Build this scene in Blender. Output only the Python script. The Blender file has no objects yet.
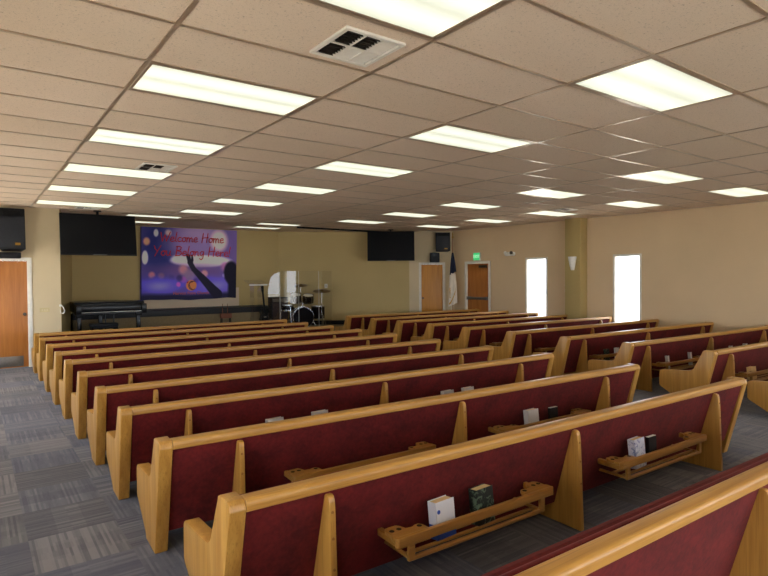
import bpy, bmesh, math, random
from mathutils import Matrix, Vector

random.seed(7)
S = bpy.context.scene
COL = S.collection
EYE = 1.63                      # camera height; floor is z = 0
CEIL = 2.947
TU, TV = 1.2192, 0.6096         # ceiling tile: 4 ft across the pews' length, 2 ft front to back


def lin(r, g=None, b=None):
    if g is None:
        r, g, b = r
    f = lambda c: (c / 255 / 12.92) if c / 255 <= 0.04045 else ((c / 255 + 0.055) / 1.055) ** 2.4
    return (f(r), f(g), f(b), 1.0)


# ------------------------------------------------------------------ materials
class NT:
    def __init__(self, name):
        self.m = bpy.data.materials.new(name)
        self.m.use_nodes = True
        self.t = self.m.node_tree
        self.b = self.t.nodes.get('Principled BSDF')
        self.out = self.t.nodes.get('Material Output')

    def n(self, kind, **kw):
        x = self.t.nodes.new(kind)
        for k, v in kw.items():
            if k in x.inputs.keys() if hasattr(x.inputs, 'keys') else False:
                x.inputs[k].default_value = v
            else:
                setattr(x, k, v)
        return x

    def l(self, a, b):
        self.t.links.new(a, b)

    def math(self, op, a, b=None, c=None):
        x = self.t.nodes.new('ShaderNodeMath')
        x.operation = op
        for i, v in enumerate((a, b, c)):
            if v is None:
                continue
            if isinstance(v, (int, float)):
                x.inputs[i].default_value = v
            else:
                self.l(v, x.inputs[i])
        return x.outputs[0]

    def mix(self, fac, a, b):
        x = self.t.nodes.new('ShaderNodeMix')
        x.data_type = 'RGBA'
        for sock, v in ((x.inputs['Factor'], fac), (x.inputs[6], a), (x.inputs[7], b)):
            if isinstance(v, (int, float, tuple)):
                sock.default_value = v
            else:
                self.l(v, sock)
        return x.outputs[2]

    def coords(self, scale=(1, 1, 1), kind='Object'):
        tc = self.t.nodes.new('ShaderNodeTexCoord')
        mp = self.t.nodes.new('ShaderNodeMapping')
        mp.inputs['Scale'].default_value = scale
        self.l(tc.outputs[kind], mp.inputs['Vector'])
        return mp.outputs[0]

    def noise(self, vec, scale, detail=4, rough=0.5, dist=0.0):
        x = self.t.nodes.new('ShaderNodeTexNoise')
        x.inputs['Scale'].default_value = scale
        x.inputs['Detail'].default_value = detail
        x.inputs['Roughness'].default_value = rough
        x.inputs['Distortion'].default_value = dist
        self.l(vec, x.inputs['Vector'])
        return x.outputs['Fac']

    def ramp(self, fac, stops):
        x = self.t.nodes.new('ShaderNodeValToRGB')
        e = x.color_ramp.elements
        while len(e) < len(stops):
            e.new(0.5)
        for el, (p, c) in zip(e, stops):
            el.position = p
            el.color = c
        self.l(fac, x.inputs[0])
        return x.outputs[0]

    def bump(self, h, strength=0.2, dist=0.01):
        x = self.t.nodes.new('ShaderNodeBump')
        x.inputs['Strength'].default_value = strength
        x.inputs['Distance'].default_value = dist
        self.l(h, x.inputs['Height'])
        self.l(x.outputs[0], self.b.inputs['Normal'])

    def base(self, v):
        if isinstance(v, tuple):
            self.b.inputs['Base Color'].default_value = v
        else:
            self.l(v, self.b.inputs['Base Color'])

    def set(self, **kw):
        for k, v in kw.items():
            self.b.inputs[k.replace('_', ' ')].default_value = v


def plain(name, rgb, rough=0.6, metal=0.0, var=0.06, scale=6.0, spec=0.4):
    t = NT(name)
    c = lin(rgb)
    n = t.noise(t.coords(), scale, 4, 0.6)
    d = tuple(x * (1 - var * 2) for x in c[:3]) + (1,)
    h = tuple(min(1, x * (1 + var * 2)) for x in c[:3]) + (1,)
    t.base(t.ramp(n, [(0.25, d), (0.75, h)]))
    t.set(Roughness=rough, Metallic=metal, Specular_IOR_Level=spec)
    return t.m


def oak(name, axis, a=(200, 152, 74), b=(166, 116, 48), rough=0.33):
    t = NT(name)
    sc = {'x': (0.5, 9, 9), 'z': (9, 9, 0.5), 'y': (9, 0.5, 9)}[axis]
    v = t.coords(sc)
    n1 = t.noise(v, 2.2, 5, 0.6, 0.6)
    sc2 = {'x': (1.5, 90, 90), 'z': (90, 90, 1.5), 'y': (90, 1.5, 90)}[axis]
    n2 = t.noise(t.coords(sc2), 1.6, 3, 0.6)
    col = t.ramp(n1, [(0.3, lin(b)), (0.52, lin(tuple((p + q) / 2 for p, q in zip(a, b)))), (0.72, lin(a))])
    dark = tuple(x * 0.62 for x in lin(b)[:3]) + (1,)
    pores = t.ramp(n2, [(0.34, (1, 1, 1, 1)), (0.46, (0, 0, 0, 1))])
    t.base(t.mix(t.math('MULTIPLY', pores, 0.45), col, dark))
    t.set(Roughness=rough, Specular_IOR_Level=0.5)
    t.bump(n2, 0.05, 0.002)
    return t.m


def fabric(name, a, b):
    t = NT(name)
    v = t.coords()
    n = t.noise(v, 4.5, 5, 0.65, 0.4)
    n2 = t.noise(v, 38, 3, 0.6)
    f = t.math('ADD', t.math('MULTIPLY', n, 0.6), t.math('MULTIPLY', n2, 0.4))
    t.base(t.ramp(f, [(0.36, lin(a)), (0.62, lin(b))]))
    t.set(Roughness=0.85, Specular_IOR_Level=0.2, Sheen_Weight=0.16, Sheen_Roughness=0.5)
    t.b.inputs['Sheen Tint'].default_value = (0.9, 0.35, 0.3, 1)
    t.bump(n2, 0.15, 0.003)
    return t.m


M = {}
M['oak_long'] = oak('oak_lengthwise_grain', 'x')
M['oak_up'] = oak('oak_upright_grain', 'z')
M['oak_rack'] = oak('oak_rack', 'x', (176, 128, 60), (144, 98, 42))
M['velvet'] = fabric('burgundy_velvet', (66, 12, 14), (104, 25, 25))
M['black'] = plain('black_plastic', (18, 19, 22), 0.5, spec=0.2)
M['black_gloss'] = plain('black_lacquer', (12, 12, 14), 0.25, spec=0.25)
M['screen'] = plain('dark_screen_glass', (14, 14, 17), 0.4, spec=0.12)
M['grille'] = plain('black_grille_cloth', (26, 30, 38), 0.6, scale=60, var=0.2)
M['white'] = plain('white_paint', (226, 220, 206), 0.45)
M['white_plastic'] = plain('white_plastic', (230, 228, 220), 0.4)
M['chrome'] = plain('chrome', (200, 200, 200), 0.18, 1.0)
M['steel'] = plain('brushed_steel', (150, 150, 148), 0.38, 1.0, scale=30)
M['hole'] = plain('dark_hole', (26, 16, 10), 0.8)
M['brass'] = plain('brass', (180, 140, 60), 0.3, 1.0)
M['screw'] = plain('screw_head', (150, 105, 55), 0.35, 0.6)
M['paper'] = plain('paper_edges', (226, 196, 140), 0.8, scale=40)
M['gold'] = plain('gold_fringe', (206, 158, 52), 0.6, scale=50)
M['navy'] = plain('navy_cloth', (22, 26, 52), 0.8)
M['cloth'] = plain('white_cloth', (228, 218, 200), 0.8)
M['brown'] = plain('brown_leather', (120, 70, 48), 0.6)
M['bronze'] = plain('cymbal_bronze', (130, 105, 55), 0.3, 1.0)
M['drumhead'] = plain('black_drum_head', (24, 24, 28), 0.7, spec=.1)
M['silver_dark'] = plain('dark_closer_metal', (92, 84, 74), 0.4, 0.7)


def wall_mat(name, rgb, bumps=0.12):
    t = NT(name)
    v = t.coords()
    n = t.noise(v, 1.1, 3, 0.5)
    c = lin(rgb)
    t.base(t.ramp(n, [(0.3, tuple(x * 0.96 for x in c[:3]) + (1,)), (0.7, tuple(min(1, x * 1.03) for x in c[:3]) + (1,))]))
    n2 = t.noise(v, 140, 2, 0.5)
    t.set(Roughness=0.75, Specular_IOR_Level=0.25)
    t.bump(n2, bumps, 0.003)
    return t.m


M['wall'] = wall_mat('warm_beige_wall', (216, 190, 152))
M['wall_stage'] = wall_mat('olive_stage_wall', (190, 168, 116))
M['wall_cream'] = wall_mat('cream_front_wall', (208, 190, 154))
M['pilaster'] = wall_mat('olive_pilaster', (176, 154, 100))
M['panel_pale'] = wall_mat('pale_screen_panel', (214, 196, 172))
M['stage_ceiling'] = wall_mat('stage_ceiling_paint', (150, 134, 114))


def ceiling_mat():
    t = NT('fissured_ceiling_tile')
    v = t.coords()
    n = t.noise(v, 70, 3, 0.7)
    n2 = t.noise(v, 210, 2, 0.6)
    big = t.noise(v, 0.7, 2, 0.5)
    # each lay-in tile differs a touch in tone
    sep = t.n('ShaderNodeSeparateXYZ')
    t.l(v, sep.inputs[0])
    ix = t.math('FLOOR', t.math('DIVIDE', sep.outputs[0], TU))
    iy = t.math('FLOOR', t.math('DIVIDE', sep.outputs[1], TV))
    cmb = t.n('ShaderNodeCombineXYZ')
    t.l(ix, cmb.inputs[0]); t.l(iy, cmb.inputs[1])
    wn = t.n('ShaderNodeTexWhiteNoise')
    t.l(cmb.outputs[0], wn.inputs[0])
    base = t.mix(wn.outputs['Value'], lin(225, 204, 178), lin(233, 212, 188))
    base = t.mix(t.math('MULTIPLY', big, 0.25), base, lin(220, 202, 178))
    pits = t.ramp(n, [(0.30, (1, 1, 1, 1)), (0.41, (0, 0, 0, 1))])
    pits2 = t.ramp(n2, [(0.32, (1, 1, 1, 1)), (0.42, (0, 0, 0, 1))])
    f = t.math('MINIMUM', t.math('ADD', t.math('MULTIPLY', pits, 0.55), t.math('MULTIPLY', pits2, 0.35)), 0.75)
    t.base(t.mix(f, base, lin(140, 122, 100)))
    t.set(Roughness=0.9, Specular_IOR_Level=0.15)
    t.bump(n, 0.25, 0.003)
    return t.m


M['tile'] = ceiling_mat()
M['tbar'] = plain('ceiling_grid_metal', (190, 168, 142), 0.28, 0.5, spec=0.5)


def carpet_mat():
    t = NT('striped_carpet_tiles')
    v = t.coords()
    sep = t.n('ShaderNodeSeparateXYZ')
    t.l(v, sep.inputs[0])
    s = 0.5
    x = t.math('DIVIDE', t.math('ADD', sep.outputs[0], 0.13), s)
    y = t.math('DIVIDE', sep.outputs[1], s)
    ix, iy = t.math('FLOOR', x), t.math('FLOOR', y)
    par = t.math('MODULO', t.math('ABSOLUTE', t.math('ADD', ix, iy)), 2.0)
    par = t.math('ROUND', par)
    along = t.math('ADD', t.math('MULTIPLY', par, x), t.math('MULTIPLY', t.math('SUBTRACT', 1.0, par), y))
    across = t.math('ADD', t.math('MULTIPLY', par, y), t.math('MULTIPLY', t.math('SUBTRACT', 1.0, par), x))

    def wn(a, b, c):
        cmb = t.n('ShaderNodeCombineXYZ')
        for i, q in enumerate((a, b, c)):
            if isinstance(q, (int, float)):
                cmb.inputs[i].default_value = q
            else:
                t.l(q, cmb.inputs[i])
        w = t.n('ShaderNodeTexWhiteNoise')
        t.l(cmb.outputs[0], w.inputs[0])
        return w.outputs['Value']
    line = wn(t.math('FLOOR', t.math('MULTIPLY', along, 34.0)), ix, iy)
    band = wn(t.math('FLOOR', t.math('MULTIPLY', across, 3.0)), t.math('ADD', ix, 40.0), iy)
    tone = wn(ix, iy, 9.0)
    dash = wn(t.math('FLOOR', t.math('MULTIPLY', along, 34.0)), t.math('FLOOR', t.math('MULTIPLY', across, 4.0)), iy)
    f = t.math('ADD', t.math('ADD', t.math('MULTIPLY', line, 0.34), t.math('MULTIPLY', band, 0.22)),
               t.math('ADD', t.math('MULTIPLY', tone, 0.26), t.math('MULTIPLY', dash, 0.18)))
    fuzz = t.noise(v, 420, 2, 0.6)
    col = t.ramp(f, [(0.22, lin(68, 65, 64)), (0.5, lin(95, 90, 87)), (0.8, lin(130, 123, 117))])
    blue = wn(t.math('ADD', ix, 11.0), iy, 3.0)
    col = t.mix(t.math('MULTIPLY', blue, 0.3), col, lin(84, 92, 122))
    t.base(t.mix(t.math('MULTIPLY', fuzz, 0.3), col, lin(60, 58, 60)))
    t.set(Roughness=0.95, Specular_IOR_Level=0.1, Sheen_Weight=0.15)
    t.bump(fuzz, 0.3, 0.004)
    return t.m


M['carpet'] = carpet_mat()
M['stage_carpet'] = plain('stage_carpet', (128, 116, 92), 0.95, scale=90, var=0.12)
M['riser'] = plain('riser_front', (138, 122, 92), 0.85, scale=30)


def door_mat(name, a, b):
    t = NT(name)
    v = t.coords((5, 5, 0.35))
    n1 = t.noise(v, 2.0, 5, 0.6, 1.2)
    n2 = t.noise(t.coords((60, 60, 1.2)), 1.4, 3, 0.6)
    f = t.math('ADD', t.math('MULTIPLY', n1, 0.7), t.math('MULTIPLY', n2, 0.3))
    t.base(t.ramp(f, [(0.3, lin(b)), (0.68, lin(a))]))
    t.set(Roughness=0.38, Specular_IOR_Level=0.45)
    return t.m


M['door'] = door_mat('stained_wood_door', (192, 124, 58), (158, 94, 38))
M['door_gold'] = door_mat('golden_wood_door', (210, 146, 52), (180, 114, 34))


def lens_mat(strength, color):
    """Prismatic troffer lens: two lamps lie lengthwise behind it, so it glows brighter over them."""
    t = NT('troffer_lens')
    t.b.inputs['Base Color'].default_value = (0.45, 0.45, 0.40, 1)
    v = t.coords()
    sep = t.n('ShaderNodeSeparateXYZ')
    t.l(v, sep.inputs[0])
    y = t.math('ABSOLUTE', sep.outputs[1])                 # lens centre line is local y = 0
    tube = t.math('MULTIPLY', t.math('SUBTRACT', y, 0.13), 9.0)
    g = t.math('POWER', 2.718, t.math('MULTIPLY', t.math('MULTIPLY', tube, tube), -1.0))
    grain = t.noise(t.coords((1, 1, 1)), 160, 2, 0.5)
    k = t.math('ADD', t.math('MULTIPLY', g, 0.52), 0.56)
    k = t.math('MULTIPLY', k, t.math('ADD', t.math('MULTIPLY', grain, 0.12), 0.94))
    t.b.inputs['Emission Color'].default_value = color
    t.l(t.math('MULTIPLY', k, strength), t.b.inputs['Emission Strength'])
    t.set(Roughness=0.35)
    return t.m


M['lens'] = lens_mat(0.74, (0.97, 1.0, 0.80, 1))


def glass(name, alpha_mix=0.90, rough=0.03, tint=(1, 1, 1, 1), ior=1.5):
    t = NT(name)
    t.t.nodes.remove(t.b)
    tr = t.n('ShaderNodeBsdfTransparent')
    tr.inputs[0].default_value = tint
    gl = t.n('ShaderNodeBsdfGlossy')
    gl.inputs['Roughness'].default_value = rough
    fr = t.n('ShaderNodeFresnel')
    fr.inputs['IOR'].default_value = ior
    mx = t.n('ShaderNodeMixShader')
    geo = t.n('ShaderNodeNewGeometry')
    front = t.math('SUBTRACT', 1.0, geo.outputs['Backfacing'])
    t.l(t.math('MULTIPLY', fr.outputs[0], front), mx.inputs[0])
    t.l(tr.outputs[0], mx.inputs[1])
    t.l(gl.outputs[0], mx.inputs[2])
    t.l(mx.outputs[0], t.out.inputs['Surface'])
    return t.m


M['pane'] = glass('window_glass', tint=(0.95, 0.97, 1.0, 1))
M['acrylic'] = glass('clear_acrylic', tint=(0.95, 0.96, 0.96, 1), rough=0.01, ior=1.62)


def emit(name, rgb, s):
    t = NT(name)
    t.base(lin(rgb))
    t.b.inputs['Emission Color'].default_value = lin(rgb)
    t.b.inputs['Emission Strength'].default_value = s
    return t.m


M['exit_green'] = emit('lit_exit_green', (60, 190, 110), 0.55)
M['exit_text'] = emit('lit_exit_lettering', (190, 240, 200), 0.7)
M['red_ink'] = plain('red_ink', (214, 40, 50), 0.6)
M['orange_ink'] = plain('orange_ink', (222, 108, 66), 0.6)


def attr_mat():
    t = NT('printed_banner_cloth')
    a = t.n('ShaderNodeVertexColor')
    a.layer_name = 'print'
    n = t.noise(t.coords(), 300, 2, 0.5)
    t.base(t.mix(t.math('MULTIPLY', n, 0.12), a.outputs['Color'], (0.02, 0.02, 0.05, 1)))
    t.set(Roughness=0.6, Specular_IOR_Level=0.25)
    return t.m


M['print'] = attr_mat()

# ------------------------------------------------------------------ mesh helpers


class MB:
    """Collects solids and links them as ONE mesh object."""

    def __init__(self):
        self.bm = bmesh.new()

    def _mark(self):
        return len(self.bm.verts)

    def _bevel(self, faces_verts, w, seg=2):
        if w <= 0:
            return
        vs = set(faces_verts)
        es = [e for e in self.bm.edges if e.verts[0] in vs and e.verts[1] in vs]
        bmesh.ops.bevel(self.bm, geom=es, offset=w, segments=seg, profile=0.6, affect='EDGES', clamp_overlap=True)

    def box(self, x0, x1, y0, y1, z0, z1, bevel=0.0, seg=2, mat=None):
        r = bmesh.ops.create_cube(self.bm, size=1.0)
        vs = r['verts']
        for v in vs:
            v.co = Vector((x0 + (v.co.x + .5) * (x1 - x0), y0 + (v.co.y + .5) * (y1 - y0), z0 + (v.co.z + .5) * (z1 - z0)))
            if mat is not None:
                v.co = mat @ v.co
        self._bevel(vs, bevel, seg)
        return self

    def prism(self, poly, axis, a, b, bevel=0.0, seg=2, mat=None):
        """poly in the plane across axis: axis x -> (y,z); y -> (x,z); z -> (x,y)."""
        def mk(p, t):
            c = {'x': (t, p[0], p[1]), 'y': (p[0], t, p[1]), 'z': (p[0], p[1], t)}[axis]
            c = Vector(c)
            return mat @ c if mat is not None else c
        v0 = [self.bm.verts.new(mk(p, a)) for p in poly]
        v1 = [self.bm.verts.new(mk(p, b)) for p in poly]
        n = len(poly)
        fs = [self.bm.faces.new(v0), self.bm.faces.new(v1[::-1])]
        for i in range(n):
            j = (i + 1) % n
            fs.append(self.bm.faces.new((v0[j], v0[i], v1[i], v1[j])))
        bmesh.ops.recalc_face_normals(self.bm, faces=fs)
        self._bevel(v0 + v1, bevel, seg)
        return self

    def tube(self, p, q, r, r2=None, seg=12, caps=True):
        p, q = Vector(p), Vector(q)
        d = q - p
        r2 = r if r2 is None else r2
        m = Matrix.Translation((p + q) / 2) @ d.to_track_quat('Z', 'Y').to_matrix().to_4x4()
        bmesh.ops.create_cone(self.bm, cap_ends=caps, segments=seg, radius1=r, radius2=r2, depth=d.length, matrix=m)
        return self

    def path(self, pts, r, seg=8):
        for a, b in zip(pts, pts[1:]):
            self.tube(a, b, r, seg=seg)
        for p in pts[1:-1]:
            self.ball(p, r, 8)
        return self

    def ball(self, p, r, seg=12, scale=(1, 1, 1)):
        m = Matrix.Translation(p) @ Matrix.Diagonal((*scale, 1))
        bmesh.ops.create_uvsphere(self.bm, u_segments=seg, v_segments=max(6, seg // 2), radius=r, matrix=m)
        return self

    def ring(self, r0, r1, z0, z1, seg=32, mat=None):
        R_ = []
        for r, z in ((r0, z0), (r1, z0), (r1, z1), (r0, z1)):
            row = []
            for k in range(seg):
                a = 2 * math.pi * k / seg
                c = Vector((r * math.cos(a), r * math.sin(a), z))
                row.append(self.bm.verts.new(mat @ c if mat is not None else c))
            R_.append(row)
        fs = []
        for i in range(4):
            A, B = R_[i], R_[(i + 1) % 4]
            for k in range(seg):
                j = (k + 1) % seg
                fs.append(self.bm.faces.new((A[k], A[j], B[j], B[k])))
        bmesh.ops.recalc_face_normals(self.bm, faces=fs)
        return self

    def lathe(self, prof, seg=32, mat=None):
        """prof: (radius, z) from bottom to top."""
        rings = []
        for r, z in prof:
            ring = []
            for k in range(seg):
                a = 2 * math.pi * k / seg
                c = Vector((max(r, 1e-4) * math.cos(a), max(r, 1e-4) * math.sin(a), z))
                ring.append(self.bm.verts.new(mat @ c if mat is not None else c))
            rings.append(ring)
        fs = []
        for A, B in zip(rings, rings[1:]):
            for k in range(seg):
                j = (k + 1) % seg
                fs.append(self.bm.faces.new((A[k], A[j], B[j], B[k])))
        fs.append(self.bm.faces.new(rings[0][::-1]))
        fs.append(self.bm.faces.new(rings[-1]))
        bmesh.ops.recalc_face_normals(self.bm, faces=fs)
        return self

    def build(self, name, mat, parent=None, smooth=None, loc=None, rotz=None):
        me = bpy.data.meshes.new(name)
        self.bm.normal_update()
        self.bm.to_mesh(me)
        self.bm.free()
        o = bpy.data.objects.new(name, me)
        COL.objects.link(o)
        if mat is not None:
            me.materials.append(mat)
        for p in me.polygons:
            p.use_smooth = True
        try:
            me.set_sharp_from_angle(angle=math.radians(35 if smooth is None else smooth))
        except Exception:
            pass
        if parent is not None:
            o.parent = parent
        if loc is not None:
            o.location = loc
        if rotz is not None:
            o.rotation_euler[2] = rotz
        return o


def thing(name, label, cat, loc=(0, 0, 0), rotz=0.0, group=None):
    o = bpy.data.objects.new(name, None)
    COL.objects.link(o)
    o.empty_display_size = 0.1
    o.location = loc
    o.rotation_euler = (0, 0, rotz)
    return tag(o, label, cat, group)


def tag(o, label, cat, group=None):
    o['label'] = label
    o['category'] = cat
    if group:
        o['group'] = group
    return o


def struct(o, label=None, cat=None):
    o['kind'] = 'structure'
    if label:
        o['label'] = label
    if cat:
        o['category'] = cat
    return o


def dup(root, loc, rotz, label, group=None):
    r = root.copy()
    COL.objects.link(r)
    r.location = loc
    r.rotation_euler = (0, 0, rotz)
    r['label'] = label
    if group:
        r['group'] = group
    for ch in KIDS[root.name]:
        c = ch.copy()
        COL.objects.link(c)
        c.parent = r
        for g in KIDS.get(ch.name, ()):
            d = g.copy()
            COL.objects.link(d)
            d.parent = c
    return r


KIDS = {}


def remember(root):
    KIDS[root.name] = [o for o in bpy.data.objects if o.parent == root]
    for c in KIDS[root.name]:
        KIDS[c.name] = [o for o in bpy.data.objects if o.parent == c]


def text_mesh(name, body, size, mat, parent, m, depth=0.002, shear=0.0):
    cu = bpy.data.curves.new(name, 'FONT')
    cu.body = body
    cu.size = size
    cu.align_x = 'CENTER'
    cu.align_y = 'CENTER'
    cu.extrude = depth
    cu.shear = shear
    tmp = bpy.data.objects.new(name + '_tmp', cu)
    COL.objects.link(tmp)
    bpy.context.view_layer.update()
    me = bpy.data.meshes.new_from_object(tmp.evaluated_get(bpy.context.evaluated_depsgraph_get()))
    bpy.data.objects.remove(tmp)
    me.materials.clear()
    me.materials.append(mat)
    me.transform(m)
    o = bpy.data.objects.new(name, me)
    COL.objects.link(o)
    o.parent = parent
    return o


# ------------------------------------------------------------------ setting
UL, UR = -1.75, 10.66           # left and right walls
VB, VF = -7.0, 8.62             # back wall, front wall
VS = 11.4                       # stage back wall
CORNER = (10.56, 8.495)           # right wall meets the slanted front wall
EDGE = (9.49, 9.28)             # right jamb of the stage opening
SR = (6.31, VS)                 # stage's far right corner
SL0, SL1 = (0.47, VF), (1.01, VS)
STAGE_Z = 0.23

b = MB(); b.box(UL - .2, UR + .2, VB - .2, VS + .3, -0.12, 0.0)
struct(b.build('floor', M['carpet']), 'grey-blue striped carpet tile floor', 'floor')

b = MB(); b.box(UL - .2, UR + .4, VB - .2, 9.62, CEIL, CEIL + 0.1)
struct(b.build('ceiling', M['tile']), 'suspended ceiling of fissured tan tiles', 'ceiling')
b = MB(); b.box(UL - .2, UR + .4, 9.62, VS + .3, CEIL, CEIL + 0.1)
struct(b.build('ceiling_stage', M['tile']), 'tiled ceiling over the stage', 'ceiling')

b = MB()
k = math.ceil((UL) / TU)
while k * TU < UR:
    b.box(k * TU - .012, k * TU + .012, VB, 9.6, CEIL - .006, CEIL + .004); k += 1
k = math.ceil(VB / TV)
while k * TV < 9.6:
    b.box(UL, UR, k * TV - .012, k * TV + .012, CEIL - .0058, CEIL + .0042); k += 1
struct(b.build('trim_1', M['tbar']), 'thin metal grid carrying the ceiling tiles', 'trim')
# wall angle at the ceiling
b = MB(); b.box(UR - .022, UR, VB, CORNER[1], CEIL - .008, CEIL)
struct(b.build('trim_2', M['tbar']), 'metal angle where ceiling meets right wall', 'trim')

ADDED_WIN_B = [(-.6, 2.6), (3.2, 6.4), (7.0, 10.2)]  # unseen back windows, added so daylight brightens the ceiling
BZ0_, BZ1_ = .3, 2.6
b = MB(); xs = UL - .15
for (a, c) in ADDED_WIN_B:
    b.box(xs, a, VB - .15, VB, 0, CEIL); b.box(a, c, VB - .15, VB, 0, BZ0_); b.box(a, c, VB - .15, VB, BZ1_, CEIL); xs = c
b.box(xs, UR + .2, VB - .15, VB, 0, CEIL)
struct(b.build('wall_back', M['wall']))


def wall_with_openings(name, x0, x1, openings, mat):
    """A wall along y between x0 and x1 with (y0, y1, z0, z1) openings."""
    b = MB()
    ys = VB - .15
    end = CORNER[1] + .16
    for (y0, y1, z0, z1) in sorted(openings):
        b.box(x0, x1, ys, y0, 0, CEIL)
        if z0 > 0:
            b.box(x0, x1, y0, y1, 0, z0)
        b.box(x0, x1, y0, y1, z1, CEIL)
        ys = y1
    b.box(x0, x1, ys, end, 0, CEIL)
    return struct(b.build(name, mat))


WIN_R = [(5.24, 5.89), (2.85, 3.48), (-2.4, -1.77), (-4.9, -4.27)]  # the two behind the view are added for more light
ADDED_WIN_L = [(5.6, 8.2), (2.8, 4.6), (0.4, 1.5), (-2.1, -.9), (-4.8, -3.6)]  # unseen left openings, added and sized to bring daylight onto the ceiling
WZ0, WZ1 = 0.50, 2.07
LZ0, LZ1 = 0.5, 2.07
wall_with_openings('wall_right', UR, UR + .18, [(a, c, WZ0, WZ1) for a, c in WIN_R], M['wall'])
wall_with_openings('wall_left', UL - .18, UL, [(a, c, LZ0, LZ1) for a, c in ADDED_WIN_L], M['wall'])
n = 0
for side, wins in ((1, WIN_R), (-1, ADDED_WIN_L)):
    Z0, Z1 = (WZ0, WZ1) if side > 0 else (LZ0, LZ1)
    for (a, c) in wins:
        n += 1
        X = UR if side > 0 else UL
        s = side
        xa, xb = sorted((X - s * .012, X + s * .16))
        f = MB()
        t = 0.035
        f.box(xa, xb, a - .012, a + t, Z0 - .012, Z1 + .012, .004)
        f.box(xa, xb, c - t, c + .012, Z0 - .012, Z1 + .012, .004)
        f.box(xa, xb, a + t, c - t, Z1 - t, Z1 + .012, .004)
        f.box(xa, xb, a + t, c - t, Z0 - .012, Z0 + t, .004)
        lab = {1: 'tall narrow bright window between the exit door and the pilaster',
               2: 'tall narrow bright window on the right wall, nearer the camera than the pilaster'}.get(n, 'unseen side window added to let in daylight')
        w = struct(f.build('window_%d' % n, M['white']), lab, 'window')
        g = MB(); g.box(*sorted((X + s * .10, X + s * .106)), a + t - .005, c - t + .005, Z0 + t - .005, Z1 - t + .005)
        g.build('glass_pane', M['pane'], w)

for (a, c) in ADDED_WIN_B:
    n += 1
    f = MB(); t = .05
    for (x0, x1, z0, z1) in ((a - .01, a + t, BZ0_, BZ1_), (c - t, c + .01, BZ0_, BZ1_), (a + t, c - t, BZ1_ - t, BZ1_), (a + t, c - t, BZ0_, BZ0_ + t), ((a + c) / 2 - .03, (a + c) / 2 + .03, BZ0_ + t, BZ1_ - t)):
        f.box(x0, x1, VB - .13, VB + .01, z0, z1, .004)
    w = struct(f.build('window_%d' % n, M['white']), 'unseen wide window added in the back wall for daylight', 'window')
    g = MB(); g.box(a + t - .005, c - t + .005, VB - .106, VB - .10, BZ0_ + t - .005, BZ1_ - t + .005)
    g.build('glass_pane', M['pane'], w)

# paving outside
b = MB(); b.box(-40, 50, -40, 50, -0.5, -0.35)
struct(b.build('ground', plain('pale_concrete', (190, 186, 178), 0.9)), 'pale concrete outside the windows', 'ground')

# front wall, left of the stage, with door 1
b = MB()
D1 = (-0.96, -0.055, 1.96)
b.box(UL - .15, D1[0], VF, VF + .15, 0, CEIL)
b.box(D1[0], D1[1], VF, VF + .15, D1[2], CEIL)
b.box(D1[1], SL0[0], VF, VF + .15, 0, CEIL)
struct(b.build('wall_front', M['wall_cream']))


def quad_wall(name, p, q, mat, thick, openings=(), side=1):
    """Wall from p to q, its visible face on that line; thickness away on the left of p->q."""
    d = Vector((q[0] - p[0], q[1] - p[1], 0)); L = d.length
    ang = math.atan2(d.y, d.x)
    m = Matrix.Translation((p[0], p[1], 0)) @ Matrix.Rotation(ang, 4, 'Z')
    b = MB()
    y0, y1 = sorted((0, thick * side))
    s = 0
    for (a, c, z1) in openings:
        b.box(s, a, y0, y1, 0, CEIL, mat=m)
        b.box(a, c, y0, y1, z1, CEIL, mat=m)
        s = c
    b.box(s, L, y0, y1, 0, CEIL, mat=m)
    return struct(b.build(name, mat)), m, L


quad_wall('wall_stage_left', SL0, SL1, M['wall_stage'], .1)
quad_wall('wall_stage_back', SL1, SR, M['wall_stage'], .12)
_, MSR, LSR = quad_wall('wall_stage_right', SR, EDGE, M['wall_stage'], .1)
dx = Vector((EDGE[0] - CORNER[0], EDGE[1] - CORNER[1]))
LFR = dx.length
tdoor = [(Vector((9.769, 9.07)) - Vector(EDGE)).length, (Vector((10.291, 8.687)) - Vector(EDGE)).length]
_, MFR, LFR = quad_wall('wall_front_right', EDGE, CORNER, M['wall_cream'], .15, [(tdoor[0], tdoor[1], 1.965)])


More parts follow.
